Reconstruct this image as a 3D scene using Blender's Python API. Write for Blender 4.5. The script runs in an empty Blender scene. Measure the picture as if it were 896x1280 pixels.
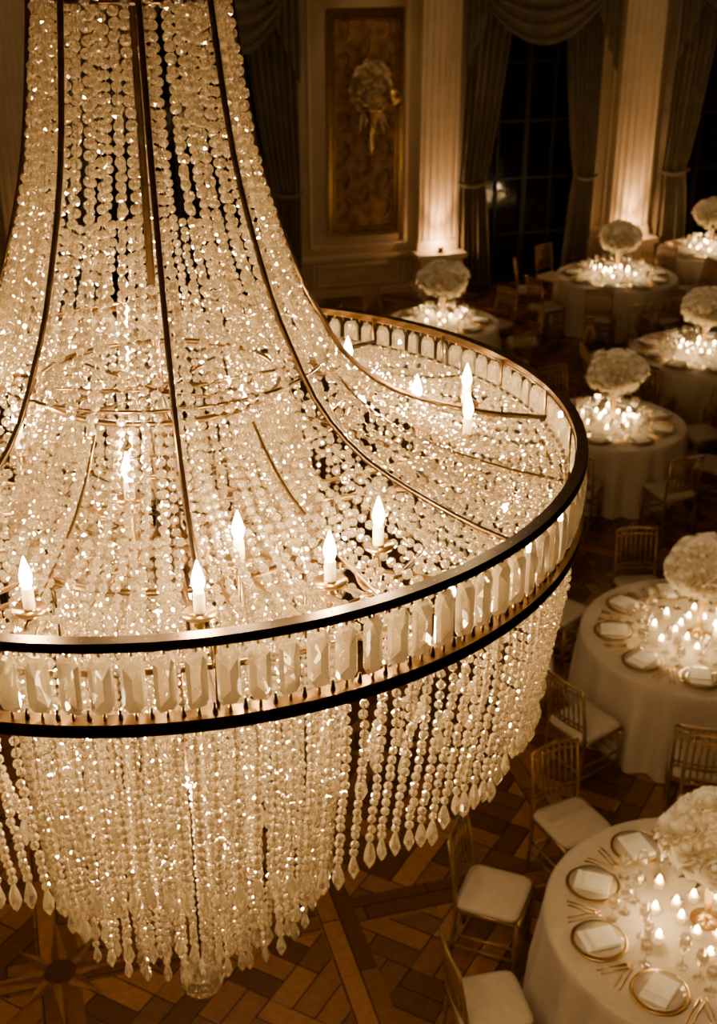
import bpy, math, random
import numpy as np
from mathutils import Vector, Matrix
random.seed(7); rng=np.random.default_rng(11)
pi=math.pi
scene=bpy.context.scene
COL=scene.collection

# ------------------------------------------------------------ helpers
class MB:
    def __init__(s): s.v=[];s.f=[];s.m=[];s.sm=[]
    def add(s,vs,fs,mat=0,smooth=False):
        o=len(s.v); s.v.extend([tuple(p) for p in vs])
        for f in fs:
            s.f.append(tuple(i+o for i in f)); s.m.append(mat); s.sm.append(smooth)
    def box(s,x0,x1,y0,y1,z0,z1,mat=0):
        vs=[(x0,y0,z0),(x1,y0,z0),(x1,y1,z0),(x0,y1,z0),(x0,y0,z1),(x1,y0,z1),(x1,y1,z1),(x0,y1,z1)]
        s.add(vs,[(0,3,2,1),(4,5,6,7),(0,1,5,4),(1,2,6,5),(2,3,7,6),(3,0,4,7)],mat)
    def lathe(s,prof,n=16,mat=0,c=(0,0,0),smooth=True,ruf=0,nr=5,ph=0,M=None):
        vs=[];fs=[]
        for k,(r,z) in enumerate(prof):
            for i in range(n):
                a=2*pi*i/n
                rr=r*(1+ruf*math.sin(nr*a+ph)*k/max(1,len(prof)-1))
                p=Vector((rr*math.cos(a),rr*math.sin(a),z))
                if M is not None: p=M@p
                vs.append((p[0]+c[0],p[1]+c[1],p[2]+c[2]))
        for k in range(len(prof)-1):
            for i in range(n):
                j=(i+1)%n
                fs.append((k*n+i,k*n+j,(k+1)*n+j,(k+1)*n+i))
        s.add(vs,fs,mat,smooth)
    def tube(s,path,rad,n=6,mat=0,closed=False,smooth=True):
        P=[Vector(p) for p in path]; N=len(P)
        if not hasattr(rad,'__len__'): rad=[rad]*N
        vs=[];fs=[]; prev=None
        for k in range(N):
            if closed: t=P[(k+1)%N]-P[k-1]
            else: t=P[min(k+1,N-1)]-P[max(k-1,0)]
            if t.length<1e-9: t=Vector((0,0,1))
            t.normalize()
            if prev is None:
                up=Vector((0,0,1)) if abs(t.z)<.9 else Vector((1,0,0))
                a=t.cross(up).normalized()
            else:
                a=(prev-t*prev.dot(t))
                a=a.normalized() if a.length>1e-6 else t.orthogonal().normalized()
            prev=a; b=t.cross(a)
            for i in range(n):
                q=2*pi*i/n
                p=P[k]+(a*math.cos(q)+b*math.sin(q))*rad[k]
                vs.append(tuple(p))
        K=N if closed else N-1
        for k in range(K):
            k2=(k+1)%N
            for i in range(n):
                j=(i+1)%n
                fs.append((k*n+i,k*n+j,k2*n+j,k2*n+i))
        if not closed:
            fs.append(tuple(range(n-1,-1,-1))); fs.append(tuple((N-1)*n+i for i in range(n)))
        s.add(vs,fs,mat,smooth)
    def grid(s,fn,nu,nv,mat=0,smooth=True,closed_u=False):
        vs=[];fs=[]
        for j in range(nv+1):
            for i in range(nu+(0 if closed_u else 1)):
                vs.append(fn(i/nu,j/nv))
        w=nu if closed_u else nu+1
        for j in range(nv):
            for i in range(nu):
                i2=(i+1)%w if closed_u else i+1
                fs.append((j*w+i,j*w+i2,(j+1)*w+i2,(j+1)*w+i))
        s.add(vs,fs,mat,smooth)
    def mesh(s,name,mats):
        me=bpy.data.meshes.new(name)
        me.from_pydata(s.v,[],s.f)
        for m in mats: me.materials.append(m)
        me.polygons.foreach_set('material_index',s.m)
        me.polygons.foreach_set('use_smooth',s.sm)
        me.update(); return me
    def obj(s,name,mats,loc=(0,0,0),rot=(0,0,0),scale=(1,1,1),parent=None):
        return place(name,s.mesh(name,mats),loc,rot,scale,parent)
def place(name,me,loc=(0,0,0),rot=(0,0,0),scale=(1,1,1),parent=None):
    o=bpy.data.objects.new(name,me); COL.objects.link(o)
    o.location=loc;o.rotation_euler=rot;o.scale=scale
    if parent: o.parent=parent
    return o
def empty(name,loc=(0,0,0),rot=(0,0,0),scale=(1,1,1)):
    return place(name,None,loc,rot,scale)

def merged(name,tv,tf,pos,scl,rots,mat,parent=None,smooth=False):
    """many copies of a small template joined in one mesh"""
    tv=np.asarray(tv,float); n=len(pos); V=len(tv)
    co=np.einsum('nij,vj->nvi',rots,tv)
    scl=np.asarray(scl,float)
    if scl.ndim==1: scl=scl[:,None]
    co=co*scl[:,None,:]+np.asarray(pos)[:,None,:]
    co=co.reshape(-1,3)
    flat=np.array([i for f in tf for i in f]); L=len(flat)
    starts=np.cumsum([0]+[len(f) for f in tf[:-1]])
    loops=(flat[None,:]+(np.arange(n)*V)[:,None]).ravel()
    ls=(starts[None,:]+(np.arange(n)*L)[:,None]).ravel()
    me=bpy.data.meshes.new(name)
    me.vertices.add(n*V);me.loops.add(n*L);me.polygons.add(n*len(tf))
    me.vertices.foreach_set('co',co.ravel().astype(np.float32))
    me.loops.foreach_set('vertex_index',loops.astype(np.int32))
    me.polygons.foreach_set('loop_start',ls.astype(np.int32))
    me.polygons.foreach_set('use_smooth',np.full(n*len(tf),smooth))
    me.materials.append(mat)
    me.update(calc_edges=True); me.validate()
    return place(name,me,parent=parent)
def rand_rots(n):
    q=rng.normal(size=(n,4)); q/=np.linalg.norm(q,axis=1)[:,None]
    w,x,y,z=q.T
    return np.stack([np.stack([1-2*(y*y+z*z),2*(x*y-z*w),2*(x*z+y*w)],-1),
      np.stack([2*(x*y+z*w),1-2*(x*x+z*z),2*(y*z-x*w)],-1),
      np.stack([2*(x*z-y*w),2*(y*z+x*w),1-2*(x*x+y*y)],-1)],1)
def z_rots(a):
    a=np.asarray(a);c=np.cos(a);s_=np.sin(a);o=np.zeros_like(a);i=np.ones_like(a)
    return np.stack([np.stack([c,-s_,o],-1),np.stack([s_,c,o],-1),np.stack([o,o,i],-1)],1)

# ------------------------------------------------------------ materials
def new_mat(name):
    m=bpy.data.materials.new(name); m.use_nodes=True
    nt=m.node_tree; nt.nodes.clear()
    out=nt.nodes.new('ShaderNodeOutputMaterial')
    return m,nt,out
def pbr(name,col,rough=.5,metal=0,var=.12,scale=8,bump=0,emit=None,es=0,sheen=0,trans=0,col2=None,detail=4):
    m,nt,out=new_mat(name)
    b=nt.nodes.new('ShaderNodeBsdfPrincipled')
    tc=nt.nodes.new('ShaderNodeTexCoord'); nz=nt.nodes.new('ShaderNodeTexNoise')
    nz.inputs['Scale'].default_value=scale; nz.inputs['Detail'].default_value=detail
    nt.links.new(tc.outputs['Object'],nz.inputs['Vector'])
    r=nt.nodes.new('ShaderNodeValToRGB')
    c2=col2 if col2 else tuple(c*(1-var*2) for c in col)
    r.color_ramp.elements[0].color=(*c2,1); r.color_ramp.elements[1].color=(*[min(1,c*(1+var*.3)) for c in col],1)
    r.color_ramp.elements[0].position=.3; r.color_ramp.elements[1].position=.7
    nt.links.new(nz.outputs['Fac'],r.inputs['Fac']); nt.links.new(r.outputs['Color'],b.inputs['Base Color'])
    b.inputs['Roughness'].default_value=rough; b.inputs['Metallic'].default_value=metal
    if sheen: b.inputs['Sheen Weight'].default_value=sheen
    if trans: b.inputs['Transmission Weight'].default_value=trans
    if emit: b.inputs['Emission Color'].default_value=(*emit,1); b.inputs['Emission Strength'].default_value=es
    if bump:
        bp=nt.nodes.new('ShaderNodeBump'); bp.inputs['Strength'].default_value=bump; bp.inputs['Distance'].default_value=.02
        nt.links.new(nz.outputs['Fac'],bp.inputs['Height']); nt.links.new(bp.outputs['Normal'],b.inputs['Normal'])
    nt.links.new(b.outputs[0],out.inputs[0]); return m
def crystal(name,wg=.34,wt=.22,ws=.22,wd=.22,rough=.12,col=(1,.955,.85),dcol=(1,.88,.66)):
    m,nt,out=new_mat(name); N=nt.nodes.new
    g=N('ShaderNodeBsdfGlass'); g.inputs['Color'].default_value=(*col,1); g.inputs['IOR'].default_value=1.62; g.inputs['Roughness'].default_value=0.0
    t=N('ShaderNodeBsdfTransparent'); t.inputs['Color'].default_value=(*col,1)
    s=N('ShaderNodeBsdfGlossy'); s.inputs['Color'].default_value=(*col,1); s.inputs['Roughness'].default_value=rough
    d=N('ShaderNodeBsdfTranslucent'); d.inputs['Color'].default_value=(*dcol,1)
    d2=N('ShaderNodeBsdfDiffuse'); d2.inputs['Color'].default_value=(*dcol,1)
    def mix(a,b,f):
        x=N('ShaderNodeMixShader'); x.inputs[0].default_value=f
        nt.links.new(a.outputs[0],x.inputs[1]); nt.links.new(b.outputs[0],x.inputs[2]); return x
    a=mix(g,t,wt/(wg+wt))
    if wd>0:
        dd=mix(d,d2,.5); b=mix(s,dd,wd/(ws+wd))
    else: b=s
    c=mix(a,b,(ws+wd)/(wg+wt+ws+wd))
    nt.links.new(c.outputs[0],out.inputs[0]); return m
def emis(name,col,st):
    m,nt,out=new_mat(name); e=nt.nodes.new('ShaderNodeEmission')
    e.inputs[0].default_value=(*col,1); e.inputs[1].default_value=st
    nt.links.new(e.outputs[0],out.inputs[0]); return m
def petalmat():
    m,nt,out=new_mat('petals'); N=nt.nodes.new
    tc=N('ShaderNodeTexCoord'); nz=N('ShaderNodeTexNoise'); nz.inputs['Scale'].default_value=30; nt.links.new(tc.outputs['Object'],nz.inputs['Vector'])
    r=N('ShaderNodeValToRGB'); r.color_ramp.elements[0].color=(.95,.84,.62,1); r.color_ramp.elements[1].color=(1,.93,.77,1)
    nt.links.new(nz.outputs['Fac'],r.inputs['Fac'])
    d=N('ShaderNodeBsdfDiffuse'); t=N('ShaderNodeBsdfTranslucent'); x=N('ShaderNodeMixShader'); x.inputs[0].default_value=.35
    nt.links.new(r.outputs[0],d.inputs[0]);nt.links.new(r.outputs[0],t.inputs[0])
    nt.links.new(d.outputs[0],x.inputs[1]);nt.links.new(t.outputs[0],x.inputs[2]);nt.links.new(x.outputs[0],out.inputs[0]); return m
WARM=(1.0,.66,.31)
M_cry=crystal('crystal_beads',.48,.02,.40,.10,.07)
M_bag=crystal('crystal_baguette',.48,.05,.30,.17,.06)
M_drop=crystal('crystal_drop',.56,.05,.31,.08,.06)
M_ball=crystal('crystal_ball',.75,.0,.2,.05,.05)
M_glass=crystal('clear_glass',.42,.42,.16,.0,.05,(1,.98,.95))
M_bronze=pbr('dark_bronze',(.09,.052,.022),.3,1,.25,12)
M_brass=pbr('antique_brass',(.17,.10,.036),.3,1,.2,14)
M_gold=pbr('aged_gold',(.46,.29,.11),.28,1,.15,15)
M_goldb=pbr('polished_gold',(.85,.60,.26),.3,1,.08,15)
M_bulb=emis('flame_bulb',(1,.80,.48),65)
M_flame=emis('candle_flame',(1,.66,.26),80)
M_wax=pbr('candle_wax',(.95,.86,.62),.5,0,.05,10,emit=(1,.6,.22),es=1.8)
M_sleeve=pbr('candle_sleeve',(.9,.8,.58),.4,0,.05,10)
M_cloth=pbr('linen_tablecloth',(.56,.47,.34),.75,0,.05,30,.06,sheen=.2)
M_napkin=pbr('napkin',(.92,.86,.72),.7,0,.05,30)
M_cush=pbr('seat_cushion',(.54,.45,.32),.8,0,.06,20)
M_wood=pbr('chair_wood',(.36,.21,.08),.3,.55,.2,14)
M_petal=petalmat()
M_wall=pbr('painted_wall',(.44,.32,.18),.6,0,.06,3)
M_trim=pbr('painted_trim',(.56,.42,.25),.45,0,.05,4)
M_leaf=pbr('foliage',(.12,.14,.04),.6,0,.3,20)
M_pil=pbr('pilaster_plaster',(.82,.67,.46),.5,0,.05,4)
M_curt=pbr('curtain_velvet',(.19,.145,.075),.7,0,.15,5,sheen=.3)
M_nightglass=pbr('window_glass_night',(.006,.006,.007),.08,0,.1,2)
M_winframe=pbr('window_frame',(.022,.015,.009),.5)
M_damask=pbr('damask_panel',(.34,.18,.065),.5,.2,.2,7,.5,col2=(.12,.055,.018),detail=6)
M_ceil=pbr('ceiling_plaster',(.5,.4,.28),.7,0,.05,2)
M_plate=pbr('china_plate',(.50,.41,.28),.15,0,.03,10)

# ------------------------------------------------------------ camera
cam=bpy.data.cameras.new('camera'); co=bpy.data.objects.new('camera',cam); COL.objects.link(co)
co.location=(0,0,5.95); co.rotation_euler=(math.radians(64),0,0)
cam.sensor_fit='VERTICAL'; cam.sensor_height=36; cam.lens=45; cam.clip_start=.05; cam.clip_end=100
cam.dof.use_dof=True; cam.dof.focus_distance=2.7; cam.dof.aperture_fstop=5.6
scene.camera=co
def point(name,loc,e,col=WARM,r=.03,parent=None):
    l=bpy.data.lights.new(name,'POINT'); l.energy=e;l.color=col;l.shadow_soft_size=r
    o=bpy.data.objects.new(name,l);COL.objects.link(o);o.location=loc
    if parent:o.parent=parent
    return o
def spot(name,loc,target,e,size,col=WARM,r=.05,blend=.6,parent=None):
    l=bpy.data.lights.new(name,'SPOT'); l.energy=e;l.color=col;l.shadow_soft_size=r;l.spot_size=math.radians(size);l.spot_blend=blend
    o=bpy.data.objects.new(name,l);COL.objects.link(o);o.location=loc
    o.rotation_euler=(Vector(target)-Vector(loc)).to_track_quat('-Z','Y').to_euler()
    if parent:o.parent=parent
    return o
w=bpy.data.worlds.new('world'); scene.world=w; w.use_nodes=True
w.node_tree.nodes['Background'].inputs[0].default_value=(.012,.008,.004,1)
w.node_tree.nodes['Background'].inputs[1].default_value=.4

# ------------------------------------------------------------ CHANDELIER (local units, rim radius 1.5, z=0 at rim top)
S=.7; CH=Vector((-.497,3.0065,4.740))
chand=empty('crystal_chandelier',CH,(0,0,0),(S,S,S))
camaz=math.atan2(-3.0065,.483)
def dense(pts,n=400):
    P=np.array(pts,float); P=np.vstack([2*P[0]-P[1],P,2*P[-1]-P[-2]])
    out=[]
    m=n//(len(P)-3)
    for i in range(1,len(P)-2):
        t=np.linspace(0,1,m,endpoint=False)[:,None]
        a,b,c,d=P[i-1],P[i],P[i+1],P[i+2]
        out.append(.5*((2*b)+(-a+c)*t+(2*a-5*b+4*c-d)*t**2+(-a+3*b-3*c+d)*t**3))
    out.append(P[-2][None]); return np.vstack(out)
def resample(C,step):
    d=np.r_[0,np.cumsum(np.linalg.norm(np.diff(C,axis=0),axis=1))]
    n=max(2,int(d[-1]/step)); t=np.linspace(0,d[-1],n+1)
    return np.stack([np.interp(t,d,C[:,k]) for k in range(C.shape[1])],1)
tent=dense([(.20,2.3),(.24,1.9),(.29,1.43),(.36,.94),(.47,.56),(.545,.39),(.66,.19),(.82,.05),(1.02,-.035),(1.25,-.10),(1.455,-.13)])
bead_p=[];bead_s=[];wires=MB()
drop_p=[];drop_s=[]
def strand(C,az,step,size,jit=.004,wire=True,wob=0):
    R=resample(C,step*rng.uniform(.97,1.04)); n=len(R)
    a=az+wob*np.sin(np.linspace(0,pi,n))
    P=np.stack([R[:,0]*np.cos(a),R[:,0]*np.sin(a),R[:,1]],1)
    P+=rng.normal(scale=jit,size=P.shape)*np.r_[0,np.ones(n-2),0][:,None]
    bead_p.append(P); bead_s.append((size+.0030*np.clip(R[:,1],0,1))*rng.uniform(.94,1.05,n))
    if wire:
        k=max(1,n//14); idx=list(range(0,n,k))
        if idx[-1]!=n-1: idx.append(n-1)
        wires.tube([P[i] for i in idx],.0018,3,0)
    return P
def drop(e,s_):
    drop_p.append((e[0],e[1],e[2]-.014-.062*s_)); drop_s.append(s_)
NT=44
ribs=[camaz+math.radians(4+45*k) for k in range(8)]
def tent_strands(C,n,off,dr=0):
    for i in range(n):
        d=rng.normal()*.012+dr
        C2=np.stack([C[:,0]+d*np.sin(np.linspace(0,pi,len(C))),C[:,1]-abs(d)*np.sin(np.linspace(0,pi,len(C)))],1)
        strand(C2,2*pi*(i+off)/n+camaz,.0355,.0148,.0025,wob=rng.normal()*.02/max(1,n/60))
tent_strands(tent,NT,.5)
tent_strands(tent[tent[:,0]>.45],NT,0)
tent_strands(tent[tent[:,0]>.95],NT*2,.5,-.01)
# outer skirt
for layer,(r0,r1,h1,n,sz) in enumerate([(1.485,1.42,-.86,172,.0145),(1.38,1.25,-.74,44,.0145)]):
    for i in range(n):
        a=2*pi*(i+.3*layer+rng.normal()*.05)/n
        hh=h1-.05*abs(math.sin(12.5*a))-.03*random.random()
        C=dense([(r0,-.30),((r0*.6+r1*.4)+.02,-.5),(r1,hh)],60)
        P=strand(C,a,.0338,sz,.002)
        drop(P[-1],random.uniform(.68,.88))
# inner tiers
for (r0,r1,h0,h1,n) in [(.43,.62,.14,-1.88,72),(.38,.53,-.3,-2.05,40),(.3,.40,-.6,-2.17,24),(.2,.26,-.9,-2.26,14),(.10,.12,-1.2,-2.32,8)]:
    for i in range(n):
        a=2*pi*(i+.37+rng.normal()*.05)/n
        hh=h1-.04*abs(math.sin(6*a))-.04*random.random()
        if r0>.4: C=dense([(r0,h0),(.56,-.35),(.615,-.9),(r1+.01,-1.4),(r1-.03,hh)],120)
        else: C=dense([(r0,h0),((r0+r1)/2+.02,(h0+hh)/2),(r1,hh)],80)
        P=strand(C,a,.0372,.0158,.002)
        drop(P[-1],random.uniform(.70,.90))
for i in range(30):
    a=2*pi*i/30
    C=dense([(1.0,-.35),(.98,-.8),(.95,-1.02-.03*random.random())],60)
    P=strand(C,a,.037,.0150,.003); drop(P[-1],.8)
# bead template: cut crystal bead with staggered triangular facets
tv=[];tf=[]
for k,(r,z) in enumerate([(.38,-.92),(.84,-.52),(1.0,0),(.84,.52),(.38,.92)]):
    for i in range(8):
        a=2*pi*(i+.5*(k%2))/8; tv.append((r*math.cos(a),r*math.sin(a),z))
for k in range(4):
    for i in range(8):
        j=(i+1)%8; A,B,C_,D=k*8+i,k*8+j,(k+1)*8+i,(k+1)*8+j
        if k%2==0: tf+= [(A,B,C_),(B,D,C_)]
        else: tf+= [(A,B,D),(A,D,C_)]
tf.append(tuple(range(7,-1,-1)));tf.append(tuple(32+i for i in range(8)))
bp=np.vstack(bead_p);bs=np.concatenate(bead_s)
print('beads',len(bp))
merged('crystal_bead_strands',tv,tf,bp,bs,rand_rots(len(bp)),M_cry,chand)
wires.obj('strand_wires',[M_gold],parent=chand)
# pear drops
dv=[];df=[]
prof=[(.001,.062),(.010,.05),(.021,.012),(.0245,-.014),(.013,-.042),(.001,-.062)]
for (r,z) in prof:
    for i in range(6):
        a=2*pi*i/6; dv.append((r*math.cos(a),r*math.sin(a),z))
for k in range(5):
    for i in range(6):
        j=(i+1)%6; df.append((k*6+i,(k+1)*6+i,(k+1)*6+j,k*6+j))
merged('pear_drops',dv,df,np.array(drop_p),np.array(drop_s),z_rots(rng.uniform(0,6,len(drop_p))),M_drop,chand)
# baguettes on the rim
def octo(w,h,y):
    c=w*.42
    return [(-w+c,y,-h),(w-c,y,-h),(w,y,-h+c*1.6),(w,y,h-c*1.6),(w-c,y,h),(-w+c,y,h),(-w,y,h-c*1.6),(-w,y,-h+c*1.6)]
gv=octo(.024,.078,-.014)+octo(.032,.090,0)+octo(.024,.078,.014)+[(0,-.024,.03),(0,-.024,-.03),(0,.024,.03),(0,.024,-.03)]; gf=[]
for k in range(2):
    for i in range(8):
        j=(i+1)%8; gf.append((k*8+i,k*8+j,(k+1)*8+j,(k+1)*8+i))
for o,(T_,B_),rev in ((0,(24,25),True),(16,(26,27),False)):
    F=[(o+0,o+1,B_),(o+1,o+2,B_),(o+2,o+3,T_,B_),(o+3,o+4,T_),(o+4,o+5,T_),(o+5,o+6,T_),(o+6,o+7,B_,T_),(o+7,o+0,B_)]
    gf+= [tuple(reversed(f)) if rev else f for f in F]
NB=114
ba=np.arange(NB)*2*pi/NB
pos=np.stack([1.5*np.cos(ba),1.5*np.sin(ba),np.full(NB,-.138)],1)
merged('rim_baguettes',gv,gf,pos,np.ones(NB),z_rots(ba+pi/2+rng.normal(scale=.25,size=NB)),M_bag,chand)
# metal
met=MB()
def band(r0,r1,z0,z1,mat,n=160):
    met.lathe([(r0,z0),(r1,z0),(r1,z1),(r0,z1),(r0,z0)],n,mat,smooth=False)
band(1.480,1.518,-.024,0,0); band(1.476,1.522,-.027,-.022,3)
band(1.480,1.520,-.284,-.250,0); band(1.476,1.525,-.252,-.246,3); band(1.476,1.525,-.287,-.282,3)
for i in range(NB):
    a=ba[i]; c,s_=math.cos(a),math.sin(a)
    met.tube([(1.5*c,1.5*s_,-.02),(1.5*c,1.5*s_,-.05)],.005,4,1)
    met.tube([(1.5*c,1.5*s_,-.226),(1.5*c,1.5*s_,-.25)],.005,4,1)
    a2=a+pi/NB; c,s_=math.cos(a2),math.sin(a2)
    met.tube([(1.5*c,1.5*s_,-.215),(1.5*c,1.5*s_,-.25)],[.004,.008],4,0)
    met.tube([(1.5*c,1.5*s_,0),(1.5*c,1.5*s_,-.05)],[.004,.004],4,1)
for k in range(24):
    a=ribs[0]+k*pi/12; met.tube([(1.47*math.cos(a),1.47*math.sin(a),-.01),(1.47*math.cos(a),1.47*math.sin(a),-.27)],.006,5,3)
def ring(r,z,t,mat,n=96):
    met.tube([(r*math.cos(2*pi*i/n),r*math.sin(2*pi*i/n),z) for i in range(n)],t,6,mat,closed=True)
ring(1.43,-.30,.012,0);ring(.43,.16,.011,3);ring(.44,-.02,.008,3);ring(.62,-.36,.012,3);ring(1.0,-.34,.012,0)
ring(.38,-.3,.01,3);ring(.3,-.6,.01,3);ring(.2,-.9,.01,3);ring(.28,1.43,.012,0);ring(.21,2.28,.02,1);ring(.60,.27,.006,3)
ring(1.455,-.13,.010,3)
rt=resample(tent,.09)
for a in ribs:
    met.tube([((r+.020)*math.cos(a),(r+.020)*math.sin(a),z+.012) for r,z in rt],.0105,6,0)
    a+=pi/8
    met.tube([((r)*math.cos(a),(r)*math.sin(a),z-.0) for r,z in rt if r>.6],.006,6,3)
for k in range(8):
    a=ribs[k]
    met.tube([(r*math.cos(a),r*math.sin(a),z) for r,z in dense([(.05,-.55),(.5,-.42),(1.0,-.34),(1.48,-.27)],24)],.010,5,3)
    met.tube([(r*math.cos(a),r*math.sin(a),z) for r,z in dense([(.61,-.36),(.60,-1.2),(.56,-1.75)],16)],.008,5,0)
    for (r,z) in [(.38,-.3),(.3,-.6),(.2,-.9),(.43,.16)]:
        met.tube([(0,0,z-.05),(r*math.cos(a),r*math.sin(a),z)],.006,4,3)
# turned centre column and crown, suspension rod
met.lathe([(.001,-2.62),(.012,-2.5),(.014,-1.6),(.03,-1.5),(.02,-1.4),(.02,-.8),(.09,-.62),(.11,-.52),(.05,-.42),(.025,-.1),(.04,0),(.016,.1),(.012,1.2),(.012,2.2),(.2,2.27),(.23,2.32),(.1,2.42),(.04,2.5),(.02,2.6),(.02,4.25),(.10,4.4),(.16,4.6),(.16,4.656)],20,0)
# candles
cand=[(.272,-1.24),(.93,.23),(1.127,.354),(1.108,.04),(.667,.683),(.77,-.835),(.628,-1.06),(-.203,-1.218),(-.01,-.65),(.30,-.06),(.355,-.93),
      (-.62,-1.02),(-.95,-.72),(-1.15,-.2),(-1.1,.25),(-.75,.75),(-.3,1.12),(.15,1.2),(-.45,-.25),(-.2,.5)]
bulb=MB(); 
for (x,y) in cand:
    r=math.hypot(x,y); a=math.atan2(y,x); zb=-.035 if r>.7 else .03
    path=dense([(.04,-.5),(r*.35,-.36),(r*.7,-.30),(r*.95,-.27),(r,-.2),(r,zb-.07)],30)
    met.tube([(q*math.cos(a),q*math.sin(a),z) for q,z in path],.0085,6,1)
    met.tube([(x+.05*math.cos(t)*math.cos(a)-.05*math.cos(a),y+.05*math.cos(t)*math.sin(a)-.05*math.sin(a),-.2+.05*math.sin(t)) for t in np.linspace(0,5,14)],.006,5,1)
    met.lathe([(.005,zb-.09),(.02,zb-.075),(.012,zb-.06),(.045,zb-.045),(.05,zb-.035),(.02,zb-.04),(.018,zb-.03)],12,1,c=(x,y,0))
    met.lathe([(.017,zb-.045),(.017,zb+.028),(.003,zb+.03)],10,2,c=(x,y,0))
    bulb.lathe([(.003,zb+.028),(.012,zb+.033),(.0185,zb+.055),(.019,zb+.068),(.014,zb+.09),(.007,zb+.112),(.002,zb+.128)],10,0,c=(x,y,0))
    point('candle_light',(x,y,zb+.17),18.0,WARM,.024,chand)
for (r,z,n) in [(.8,-.6,4),(1.24,-.30,12)]:
    for i in range(n):
        a=2*pi*(i+.5)/n+camaz; x,y=r*math.cos(a),r*math.sin(a)
        met.tube([(x,y,-.33 if z<-.4 else -.36),(x,y,z+.03 if z<-.4 else z-.02)],.004,4,1)
        bulb.lathe([(.002,z+.03),(.014,z+.02),(.02,z),(.014,z-.02),(.002,z-.03)],8,0,c=(x,y,0))
        point('tier_light',(x,y,z-.06),20.0,WARM,.024,chand)
for z in (-.75,-1.15,-1.55,-1.95):
    for k in range(2):
        a=k*pi+z*3; x,y=.09*math.cos(a),.09*math.sin(a)
        bulb.lathe([(.002,z+.03),(.014,z+.02),(.02,z),(.014,z-.02),(.002,z-.03)],8,0,c=(x,y,0))
        point('tier_light',(x*1.5,y*1.5,z-.05),20,WARM,.024,chand)
met.obj('metal_frame',[M_bronze,M_gold,M_sleeve,M_brass],parent=chand)
bulb.obj('flame_bulbs',[M_bulb],parent=chand)
# finial ball (faceted)
fb=MB()
pr=[(.105*math.sin(pi*k/8)+.0005,-2.70-.105*math.cos(pi*k/8)) for k in range(9)]
fb.lathe(pr,12,0,smooth=False)
fb.obj('finial_ball',[M_ball,M_gold],parent=chand)

# ------------------------------------------------------------ ROOM  (wall frame: x along wall, -y into room)
RA=math.radians(16); RL=(1.2,20.6,0); RR=(0,0,RA)
def room(mb,name,mats): return mb.obj(name,mats,RL,RR)
XL,XR,YF,HC=-11.5,10,-26,8.0
wins=[(-5.6,-2.5),(.55,2.6),(4.1,6.4)]
b=MB()
for x0,x1 in [(XL,-5.6),(-2.5,.55),(2.6,4.1),(6.4,XR)]: b.box(x0,x1,0,.25,0,HC)
for x0,x1 in wins: b.box(x0,x1,0,.25,5.0,HC)
room(b,'wall_back',[M_wall])
b=MB(); b.box(XL-.25,XL,YF,.25,0,HC); room(b,'wall_left',[M_wall])
b=MB(); b.box(XR,XR+.25,YF,.25,0,HC); room(b,'wall_right',[M_wall])
b=MB(); b.box(XL-.25,XR+.25,YF-.25,YF,0,HC); room(b,'wall_front',[M_wall])
b=MB(); b.box(XL-.25,XR+.25,YF-.25,.25,HC,HC+.2); room(b,'ceiling',[M_ceil])
# parquet
m,nt,out=new_mat('parquet'); N=nt.nodes.new; Lk=nt.links.new
tc0=N('ShaderNodeTexCoord'); tc=N('ShaderNodeMapping'); tc.inputs['Location'].default_value=(.10,-.507,0); Lk(tc0.outputs['Object'],tc.inputs[0])
def brick(rot,bw=.62,rh=.155):
    mp=N('ShaderNodeMapping'); mp.inputs['Rotation'].default_value=(0,0,rot); Lk(tc.outputs[0],mp.inputs[0])
    bk=N('ShaderNodeTexBrick'); bk.inputs['Scale'].default_value=1; bk.inputs['Brick Width'].default_value=bw; bk.inputs['Row Height'].default_value=rh
    bk.inputs['Mortar Size'].default_value=.005; bk.inputs['Color1'].default_value=(.12,.048,.014,1); bk.inputs['Color2'].default_value=(.42,.19,.06,1)
    bk.inputs['Mortar'].default_value=(.02,.009,.003,1); bk.inputs['Bias'].default_value=-.15
    Lk(mp.outputs[0],bk.inputs['Vector']); return bk,mp
b1,m1=brick(math.radians(45)); b2,m2=brick(math.radians(135))
ck=N('ShaderNodeTexChecker'); ck.inputs['Scale'].default_value=1/.62; Lk(m1.outputs[0],ck.inputs['Vector'])
mx=N('ShaderNodeMixRGB'); Lk(ck.outputs['Fac'],mx.inputs[0]); Lk(b1.outputs[0],mx.inputs[1]); Lk(b2.outputs[0],mx.inputs[2])
b3,m3=brick(0,.9,.125); b4,m4=brick(math.radians(90),.9,.125)
sx=N('ShaderNodeSeparateXYZ'); Lk(tc.outputs[0],sx.inputs[0])
def stripe(o):
    a=N('ShaderNodeMath');a.operation='MULTIPLY';a.inputs[1].default_value=1/1.754;Lk(o,a.inputs[0])
    f=N('ShaderNodeMath');f.operation='FRACT';Lk(a.outputs[0],f.inputs[0])
    l=N('ShaderNodeMath');l.operation='LESS_THAN';l.inputs[1].default_value=.1425;Lk(f.outputs[0],l.inputs[0]);return l
s1=stripe(sx.outputs[0]); s2=stripe(sx.outputs[1])
mxa=N('ShaderNodeMixRGB');Lk(s2.outputs[0],mxa.inputs[0]);Lk(mx.outputs[0],mxa.inputs[1]);Lk(b3.outputs[0],mxa.inputs[2])
mxb=N('ShaderNodeMixRGB');Lk(s1.outputs[0],mxb.inputs[0]);Lk(mxa.outputs[0],mxb.inputs[1]);Lk(b4.outputs[0],mxb.inputs[2])
nz=N('ShaderNodeTexNoise');nz.inputs['Scale'].default_value=18;nz.inputs['Detail'].default_value=6;Lk(tc.outputs[0],nz.inputs['Vector'])
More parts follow.
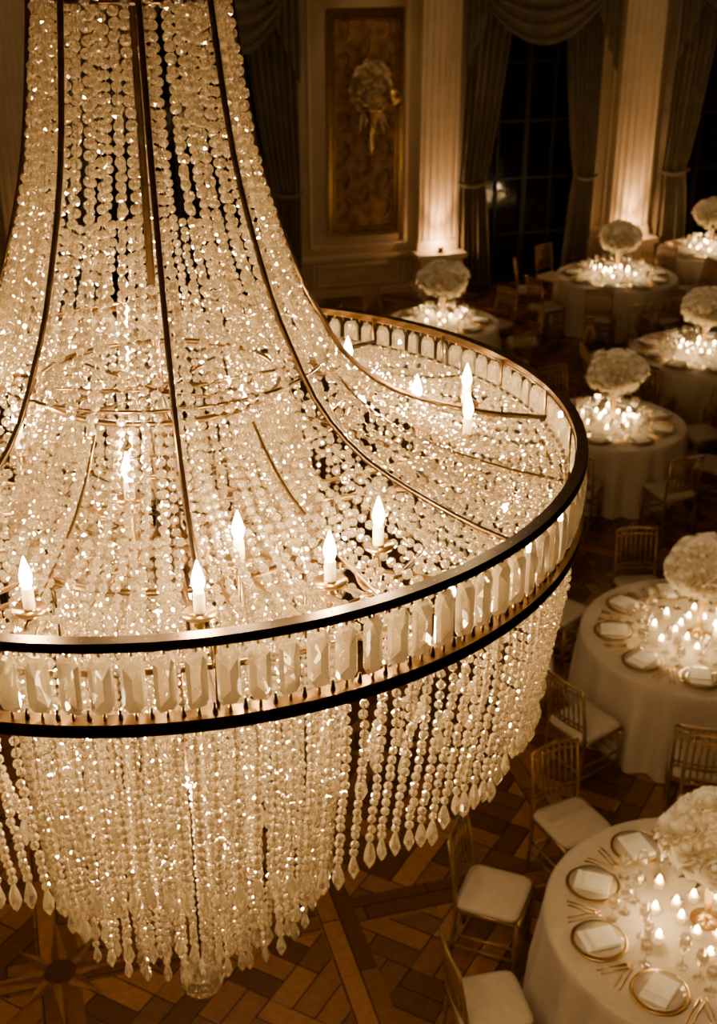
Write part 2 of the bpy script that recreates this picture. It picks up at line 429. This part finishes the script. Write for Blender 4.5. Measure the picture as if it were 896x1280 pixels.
mul=N('ShaderNodeMixRGB');mul.blend_type='MULTIPLY';mul.inputs[0].default_value=.5;Lk(mxb.outputs[0],mul.inputs[1]);Lk(nz.outputs['Fac'],mul.inputs[2])
pb=N('ShaderNodeBsdfPrincipled');pb.inputs['Roughness'].default_value=.25;Lk(mul.outputs[0],pb.inputs['Base Color']);Lk(pb.outputs[0],out.inputs[0])
M_floor=m
b=MB(); b.box(XL-.25,XR+.25,YF-.25,.25,-.1,0); room(b,'floor',[M_floor])
# inlaid star at the crossing of the parquet bands
md=MB()
def poly(pts,mat,z): md.add([(x,y,z) for x,y in pts],[tuple(range(len(pts)))],mat)
for k in range(8):
    a=k*pi/4; L=.46 if k%2==0 else .34; h=.13
    c0=(0,0);l=(h*math.cos(a-pi/8),h*math.sin(a-pi/8));r_=(h*math.cos(a+pi/8),h*math.sin(a+pi/8));t_=(L*math.cos(a),L*math.sin(a))
    poly([c0,l,t_],2,.004);poly([c0,t_,r_],1,.004)
poly([(.10*math.cos(k*pi/6),.10*math.sin(k*pi/6)) for k in range(12)],0,.006)
Mi=[pbr('inlay_dark',(.07,.028,.010),.3,0,.2,20),pbr('inlay_mid',(.13,.053,.017),.3,0,.2,20),pbr('inlay_light',(.26,.115,.038),.3,0,.2,20)]
md.obj('floor_star_inlay',Mi,(-1.82,5.79,0),RR)

# trims
tr=MB()
def frame(x0,x1,h0,h1,wd=.06,dp=.035,mb=tr,mat=0,y=0):
    mb.box(x0,x1,y-dp,y,h0,h0+wd,mat);mb.box(x0,x1,y-dp,y,h1-wd,h1,mat)
    mb.box(x0,x0+wd,y-dp,y,h0+wd,h1-wd,mat);mb.box(x1-wd,x1,y-dp,y,h0+wd,h1-wd,mat)
bays=[(XL,-5.6),(-2.5,.55),(2.6,4.1),(6.4,XR)]
for x0,x1 in bays:
    tr.box(x0,x1,-.05,0,0,.09); tr.box(x0,x1,-.03,0,.09,.12)
    tr.box(x0,x1,-.06,0,.62,.68); tr.box(x0,x1,-.035,0,.58,.62); 
tr.box(XL,XR,-.35,0,7.6,8);tr.box(XL,XR,-.22,0,7.35,7.6);tr.box(XL,XR,-.12,0,6.9,7.0)
for a,c in [(-2.05,-.45),(2.68,3.02),(-8.4,-6.9),(-11,-9.6),(6.7,8.3)]:
    frame(a+.12,c-.12 if c-a>.5 else c-.02,.17,.52,.035,.025)
    frame(a,c,.8,5.0,.05,.04); 
frame(-2.0,-.48,.16,.54,.03,.02)
room(tr,'trim_1',[M_trim])
for x0,x1 in [(-1.72,-.58),(-8.3,-7.0)]:
    pn=MB(); pn.box(x0,x1,-.02,-.001,1.02,4.32,0)
    frame(x0-.03,x1+.03,.98,4.36,.07,.07,pn,1); frame(x0+.07,x1-.07,1.10,4.24,.02,.045,pn,1)
    cx=(x0+x1)/2
    for j in range(7):
        for i in range(3):
            X=cx+(i-1)*.33; Z=1.4+j*.44+(.22 if i%2 else 0)
            if Z<4.1: pn.tube([(X+.10*math.sin(t)*math.cos(t*.5),-.024,Z+.14*math.cos(t)) for t in np.linspace(0,2*pi,14)],.010,4,2)
    room(pn,'damask_wall_panel',[M_damask,M_gold,M_damask])
# fluted pilasters with pedestal & uplights
def pilaster(cx,wd):
    p=MB(); h=wd/2
    p.box(cx-h-.10,cx+h+.10,-.42,0,0,.10);p.box(cx-h-.05,cx+h+.05,-.38,0,.10,.60);p.box(cx-h-.10,cx+h+.10,-.42,0,.60,.68)
    frame(cx-h+.04,cx+h-.04,.18,.52,.03,.02,p,0,-.38)
    p.box(cx-h-.03,cx+h+.03,-.17,0,.68,.78);p.box(cx-h-.015,cx+h+.015,-.155,0,.78,.84)
    nf=6; fw=wd/nf; xs=[]
    for i in range(nf):
        x=cx-h+i*fw
        xs.append((x,-.13));xs.append((x+fw*.22,-.13))
        for t in np.linspace(0,pi,6)[1:-1]:
            xs.append((x+fw*.22+fw*.56*(1-math.cos(t))/2,-.13+.045*math.sin(t)))
        xs.append((x+fw*.78,-.13))
    xs.append((cx+h,-.13)); xs=[(cx-h,0)]+xs+[(cx+h,0)]
    vs=[(x,y,.84) for x,y in xs]+[(x,y,6.6) for x,y in xs]; n=len(xs)
    p.add(vs,[(i,i+1,n+i+1,n+i) for i in range(n-1)],0)
    p.box(cx-h-.04,cx+h+.04,-.18,0,6.6,6.72);p.box(cx-h-.10,cx+h+.10,-.24,0,6.72,6.9)
    for sgn in (-1,1):
        p.tube([(cx+sgn*(h-.05)+.07*math.cos(t)*(1-t/12),-.2,6.62+.07*math.sin(t)*(1-t/12)) for t in np.linspace(0,9,24)],.018,5,0)
    p.obj('pilaster',[M_pil],RL,RR)
    f=MB(); f.lathe([(.0,.68),(.06,.68),(.06,.70),(.045,.705),(.05,.76),(.04,.762),(.03,.73),(.0,.73)],14,0,c=(cx,-.30,0)); 
    f.obj('uplight',[M_bronze],RL,RR)
def W(x,y,z):
    return (RL[0]+x*math.cos(RA)-y*math.sin(RA),RL[1]+x*math.sin(RA)+y*math.cos(RA),z)
PEACH=(1,.54,.23)
for cx,wd,e in [(.035,.62,140),(3.42,.68,140),(-6.35,.62,14),(7.2,.62,30)]:
    pilaster(cx,wd)
    spot('uplight_lamp',W(cx,-.30,.79),W(cx,-.04,2.7),e,56,PEACH,.03,.9)
    point('uplight_spill',W(cx,-.30,.83),e*.13,PEACH,.03)
# windows
for wi,(x0,x1) in enumerate(wins):
    p=MB(); p.box(x0,x1,.14,.16,.0,5.0,0)
    frame(x0,x1,0,5.0,.09,.08,p,1,.14)
    mid=(x0+x1)/2; p.box(mid-.04,mid+.04,.07,.14,.09,4.9,1)
    for q in (x0+(x1-x0)*.27,x0+(x1-x0)*.73): p.box(q-.018,q+.018,.09,.14,.09,4.9,1)
    for hz in (.8,1.7,2.6,3.5,4.3): p.box(x0+.09,x1-.09,.09,.14,hz-.018,hz+.018,1)
    room(p,'window_%d'%(wi+1),[M_nightglass,M_winframe])
    def curtain(xo,xi,sgn):
        c=MB(); wdt=abs(xi-xo)
        def fn(u,v):
            h=5.0*(1-v)+.02
            tie=1.75
            if h>tie: k=(h-tie)/(5-tie); wv=wdt*(.50+.50*k**.8)
            else: k=(tie-h)/tie; wv=wdt*(.50+.18*k**.7)
            x=xo+sgn*wv*u
            amp=.06*(.5+.5*min(1,abs(h-tie)/.5+.2))
            y=-.16+amp*math.cos(u*2*pi*7+.5*math.sin(h*1.3))+.02*math.sin(u*17+h)
            return (x,y,h)
        c.grid(fn,84,40,0)
        c.tube([(xo+sgn*wdt*.5*t,-.25,1.75-.06*math.sin(pi*t)) for t in np.linspace(-.02,1.04,9)],.03,6,0)
        o=c.obj('curtain',[M_curt,M_gold],RL,RR)
    curtain(x0-.22 if wi else x0-.4,x0+.75,1); curtain(x1+.12 if wi!=0 else x1+.3,x1-.62,-1)
    v=MB(); nS=2 if (x1-x0)>2.8 else 1; wx=(x1-x0+.5)/nS
    for q in range(nS):
        a0=x0-.25+q*wx
        def fs(u,t):
            sag=.15+1.08*math.sin(pi*u)**.8
            z=5.05-t*sag-.02
            return (a0+wx*(u+.0),-.30-.10*math.sin(pi*u)-.045*math.cos(t*2*pi*6)-.03*t,z)
        v.grid(fs,30,60,0)
    for sx_,dr in ((x0-.25,1),(x1+.25,-1)):
        def fj(u,t):
            L=1.7-1.0*u
            return (sx_+dr*.42*u,-.36-.05*math.cos(u*2*pi*4),5.05-t*L)
        v.grid(fj,40,8,0)
    v.box(x0-.3,x1+.3,-.30,-.02,5.0,5.12,1)
    room(v,'swag_valance',[M_curt,M_gold])

# ------------------------------------------------------------ flowers
def bouquet_mb(rx,rz,cz,nf,mb,mp=0,ml=1,fr=.062,lo=-.55):
    mb.lathe([(rx*.8*math.sin(pi*k/8)+.001,cz-rz*.8*math.cos(pi*k/8)) for k in range(9)],12,ml)
    for i in range(nf):
        zz=lo+(1-lo)*(i+.5)/nf; a=i*2.39996
        rr=math.sqrt(max(0,1-zz*zz)); nrm=Vector((rr*math.cos(a),rr*math.sin(a),zz))
        k_=random.uniform(.90,1.12)
        c=Vector((nrm.x*rx*k_,nrm.y*rx*k_,cz+nrm.z*rz*k_))
        nrm=(nrm+Vector((random.gauss(0,.15),random.gauss(0,.15),random.gauss(0,.1)+.1))).normalized()
        Mx=Matrix.Translation(c)@nrm.to_track_quat('Z','Y').to_matrix().to_4x4()@Matrix.Scale(random.uniform(.8,1.2),4)
        R=fr
        mb.lathe([(R*.25,-R*.5),(R*.8,-R*.3),(R*1.08,.0*R),(R*1.16,.10*R)],10,mp,ruf=.13,nr=5,ph=random.random()*6,M=Mx)
        mb.lathe([(R*.3,-R*.3),(R*.7,-R*.05),(R*.80,.28*R)],9,mp,ruf=.14,nr=4,ph=random.random()*6,M=Mx)
        mb.lathe([(R*.2,-R*.2),(R*.45,.1*R),(R*.45,.42*R)],8,mp,ruf=.15,nr=3,ph=random.random()*6,M=Mx)
        mb.lathe([(R*.24,.0),(R*.22,.45*R),(.001,.52*R)],6,mp,M=Mx)
fm=MB()
bouquet_mb(.265,.20,.575,58,fm,0,0,.082)
for i in range(14):
    a=i*2*pi/14; fm.tube([(.03*math.cos(a),.03*math.sin(a),.33),(.13*math.cos(a),.13*math.sin(a),.40),(.25*math.cos(a),.25*math.sin(a),.41)],[.004,.03,.004],4,1)
fm.lathe([(.001,.004),(.085,.004),(.09,.015),(.03,.035),(.022,.08),(.026,.23),(.05,.36),(.075,.43),(.07,.43),(.045,.36),(.02,.23),(.016,.06)],16,3)
ME_flower=fm.mesh('flower_centerpiece',[M_petal,M_leaf,M_glass,M_gold])

# sconce with flowers on damask panel
sc=MB(); bouquet_mb(.28,.36,.0,44,sc,fr=.085,lo=-.95); 
sc.tube([(0,.22,-.75),(0,.05,-.8),(0,-.02,-.6),(0,0,-.3)],[.03,.025,.03,.05],8,2)
sc.lathe([(.01,-1.0),(.05,-.88),(.03,-.75),(.08,-.55),(.16,-.35),(.18,-.3),(.1,-.3)],14,2)
sc.lathe([(.12*math.sin(pi*k/8)+.001,-.12-.12*math.cos(pi*k/8)) for k in range(9)],16,2,c=(.26,-.26,0))
for i in range(9):
    a=i*.7; sc.tube([(0,0,-.25),(.17*math.cos(a),-.06,-.42),(.24*math.cos(a),-.1,-.58-.05*(i%3))],[.005,.035,.004],4,0 if i%2 else 1)
M_petal2=pbr('sconce_petals',(.84,.66,.40),.7,0,.15,12)  # darker, yellower petal tone than on the tables
sc.obj('floral_wall_sconce',[M_petal2,M_petal2,M_goldb],W(-1.15,-.33,3.28),RR)
spot('sconce_spot',W(-1.15,-1.6,6.5),W(-1.15,-.1,2.9),65,40,(1,.68,.34))  # spot high in front of the panel, aimed at the sconce

# ------------------------------------------------------------ chair
ch=MB()
for sx_ in (-1,1):
    ch.tube([(sx_*.185,.19,0),(sx_*.185,.19,.12),(sx_*.185,.19,.14),(sx_*.185,.19,.44)],[.011,.014,.018,.015],8,0)
    ch.tube([(sx_*.17,-.23,0),(sx_*.178,-.20,.2),(sx_*.18,-.185,.44),(sx_*.18,-.20,.62),(sx_*.178,-.245,.92)],[.011,.014,.015,.013,.011],8,0)
    for z in (.15,.24): ch.tube([(sx_*.18,.19,z),(sx_*.18,-.20,z)],.009,6,0)
    ch.tube([(sx_*.185,.2,.435),(sx_*.18,-.19,.435)],.016,6,0)
for z in (.13,.22,.30): ch.tube([(-.185,.19,z),(.185,.19,z)],.009,6,0)
ch.tube([(-.18,-.2,.2),(.18,-.2,.2)],.009,6,0)
ch.tube([(-.185,.2,.435),(.185,.2,.435)],.016,6,0); ch.tube([(-.18,-.19,.435),(.18,-.19,.435)],.016,6,0)
def yb(z): return np.interp(z,[.44,.62,.92],[-.185,-.20,-.245])
def rail(z,r,bow=.02,up=0): ch.tube([(x,yb(z)-bow*(1-(x/.18)**2),z+up*(1-(x/.18)**2)) for x in np.linspace(-.18,.18,9)],r,6,0)
rail(.915,.013,.02,.012);rail(.865,.009,.02,.008);rail(.56,.009,.02);rail(.60,.008,.02)
for x in np.linspace(-.18,.18,9)[1:-1]:
    q=1-(x/.18)**2
    ch.tube([(x,yb(.56)-.02*q,.56),(x,yb(.7)-.02*q,.70),(x,yb(.72)-.02*q,.72),(x,yb(.91)-.02*q,.915)],[.0065,.0065,.009,.0065],5,0)
def cush(u,v):
    a=2*pi*u; e=.28; c_,s_=math.cos(a),math.sin(a)
    X=math.copysign(abs(c_)**e,c_)*.195;Y=math.copysign(abs(s_)**e,s_)*.195
    k=[(0,.447),(.98,.447),(1.03,.465),(1.0,.487),(.85,.498),(.5,.505),(.001,.507)][round(v*6)]
    return (X*k[0],Y*k[0],k[1])
ch.grid(cush,40,6,1,closed_u=True)
ME_chair=ch.mesh('dining_chair',[M_wood,M_cush])

# ------------------------------------------------------------ tables
def cloth_mesh(R,seed):
    random.seed(seed); mb=MB(); n=216; ph=[random.random()*6 for _ in range(4)]
    def fold(a): return .55*math.cos(17*a+ph[0]+.6*math.sin(3*a+ph[1]))+.3*math.cos(29*a+ph[2])+.25*math.cos(9*a+ph[3])
    prof=[(.0,.75),(.5,.75),(.97,.75),(.99,.748),(1.0,.738)]
    vs=[];rings=[]
    for r,z in prof: rings.append([(R*r*math.cos(2*pi*i/n)+0,R*r*math.sin(2*pi*i/n),z) for i in range(n)])
    for k in range(1,15):
        t=k/14; z=.738-.73*t; ring_=[]
        for i in range(n):
            a=2*pi*i/n
            rr=R+ .045*t + .055*min(1,t*1.8)*fold(a)
            ring_.append((rr*math.cos(a),rr*math.sin(a),z))
        rings.append(ring_)
    for r_ in rings: vs+=r_
    fs=[]
    for k in range(len(rings)-1):
        for i in range(n):
            j=(i+1)%n; fs.append((k*n+i,(k+1)*n+i,(k+1)*n+j,k*n+j))
    mb.add(vs,fs,0,True); return mb.mesh('dining_table',[M_cloth])
def settings_mesh(R,nset):
    mb=MB(); pr=R-.25
    for k in range(nset):
        a=2*pi*k/nset; ux,uy=math.cos(a),math.sin(a); tx,ty=-uy,ux
        def P(r,t): return (r*ux+t*tx,r*uy+t*ty)
        cx,cy=P(pr,0)
        mb.lathe([(.001,.757),(.10,.757),(.125,.760),(.155,.768),(.157,.771),(.150,.770),(.12,.764),(.001,.762)],28,0,c=(cx,cy,0))
        mb.lathe([(.001,.765),(.09,.765),(.136,.775),(.137,.778),(.09,.769),(.001,.769)],28,1,c=(cx,cy,0))
        Mx=Matrix.Translation((cx,cy,.775))@Matrix.Rotation(a+random.uniform(-.1,.1),4,'Z')
        def bx(x0,x1,y0,y1,z0,z1,mat):
            vs=[Mx@Vector(p) for p in [(x0,y0,z0),(x1,y0,z0),(x1,y1,z0),(x0,y1,z0),(x0,y0,z1),(x1,y0,z1),(x1,y1,z1),(x0,y1,z1)]]
            mb.add(vs,[(0,3,2,1),(4,5,6,7),(0,1,5,4),(1,2,6,5),(2,3,7,6),(3,0,4,7)],mat)
        bx(-.10,.10,-.075,.075,0,.010,2);bx(-.095,.05,-.07,.07,.010,.018,2)
        for t,L in ((-.185,.10),(-.215,.09),(.185,.10),(.215,.085)):
            p0=P(pr+L,t);p1=P(pr,t);p2=P(pr-L*.7,t);p3=P(pr-L,t)
            mb.tube([(*p0,.757),(*p1,.760),(*p2,.758),(*p3,.758)],[.006,.003,.004,.010] if t<0 else [.006,.004,.009,.003],5,0)
        for (r,t,hh) in ((pr-.22,.13,.19),(pr-.25,.02,.22),(pr-.17,.21,.16)):
            gx,gy=P(r,t); z=.752
            mb.lathe([(.001,z),(.034,z),(.033,z+.004),(.005,z+.010),(.004,z+hh*.45),(.018,z+hh*.5),(.034,z+hh*.65),(.036,z+hh*.78),(.030,z+hh),(.028,z+hh),(.033,z+hh*.78),(.016,z+hh*.53),(.001,z+hh*.5)],14,3,c=(gx,gy,0))
    return mb.mesh('place_settings',[M_goldb,M_plate,M_napkin,M_glass])
def candle_mesh(R,seed):
    random.seed(seed); mb=MB(); lst=[]
    for k in range(17):
        a=k*2*pi/17*1.0+random.uniform(-.12,.12); r=(random.uniform(.14,.20) if k%2 else random.uniform(.26,.37))*R/.9
        lst.append((r*math.cos(a),r*math.sin(a),random.choice([.04,.045,.05,.05,.09])))
    for x,y,h in lst:
        z=.752
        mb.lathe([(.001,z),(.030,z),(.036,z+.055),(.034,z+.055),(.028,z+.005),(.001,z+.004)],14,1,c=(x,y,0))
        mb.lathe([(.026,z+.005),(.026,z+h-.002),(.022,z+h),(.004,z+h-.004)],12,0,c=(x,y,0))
        mb.tube([(x,y,z+h-.004),(x,y,z+h+.008)],.0015,4,3)
        mb.lathe([(.002,z+h+.004),(.012,z+h+.010),(.014,z+h+.018),(.009,z+h+.032),(.0008,z+h+.046)],8,2,c=(x,y,0))
    return mb.mesh('votive_candles',[M_wax,M_glass,M_flame,M_bronze])
tabs=[ # x,y,R,nchairs,phase deg,spot
 (1.945,5.44,.9,9,155,1.0),(2.63,8.5,.9,9,218,.9),(2.74,12.87,.8,8,200,.65),(3.85,18.7,.9,9,250,.55),(4.28,15.2,.9,9,230,.65),(5.6,20.2,.8,8,262,.55),(1.12,16.45,.75,8,225,.5)]
sm={}
for i,(x,y,R,nc,ph,sp) in enumerate(tabs):
    key=(R,nc)
    if key not in sm: sm[key]=settings_mesh(R,nc)
    pr_=math.radians(ph)
    place('dining_table',cloth_mesh(R,i+3),(x,y,0))
    place('place_settings',sm[key],(x,y,0),(0,0,pr_))
    place('votive_candles',candle_mesh(R,i+20),(x,y,0),(0,0,0))
    place('flower_centerpiece',ME_flower,(x,y,.751),(0,0,i*1.1),(1,1,1) if i<6 else (1.1,1.1,1))
    for k in range(nc):
        a=pr_+2*pi*k/nc; r=R+.34+.03*((k*7)%3)
        cx,cy=x+r*math.cos(a),y+r*math.sin(a)
        ly=-(cx-RL[0])*math.sin(RA)+(cy-RL[1])*math.cos(RA)
        if ly>-.75: continue
        place('dining_chair',ME_chair,(cx,cy,0),(0,0,a+pi/2+random.uniform(-.08,.08)))
    for k in range(2):
        a=k*pi+i; point('votive_light',(x+.3*math.cos(a),y+.3*math.sin(a),.95),5.0,WARM,.03)
    spot('ceiling_pinspot',(x-.8,y-2.6,7.9),(x,y,1.30),560*sp,9,(1,.76,.46),.06,.9)
    spot('ceiling_pinspot',(x-.8,y-2.0,7.9),(x,y,1.05),270*sp,18,(1,.71,.38),.08,.9)
# added fill spots that brighten floor and walls, not real fixtures
for (x,y,tx,ty,tz,e,sz) in [(-1.2,9.5,-.6,7.0,0,250,62),(.8,12.5,.6,11.0,0,90,62),(-3.5,7.5,-3,6.5,0,80,60)]:
    spot('floor_fill_spot',(x,y,7.9),(tx,ty,tz),e,sz,(1,.69,.34),.1,.9)
for s_ in (-7.5,-4,-1.1,1.6,3.4,5.2,8):  # added fill spots along the back wall to lift its brightness
    spot('wall_fill_spot',W(s_,-2.6,7.9),W(s_,0,2.2),38,75,(1,.69,.34),.1,.9)
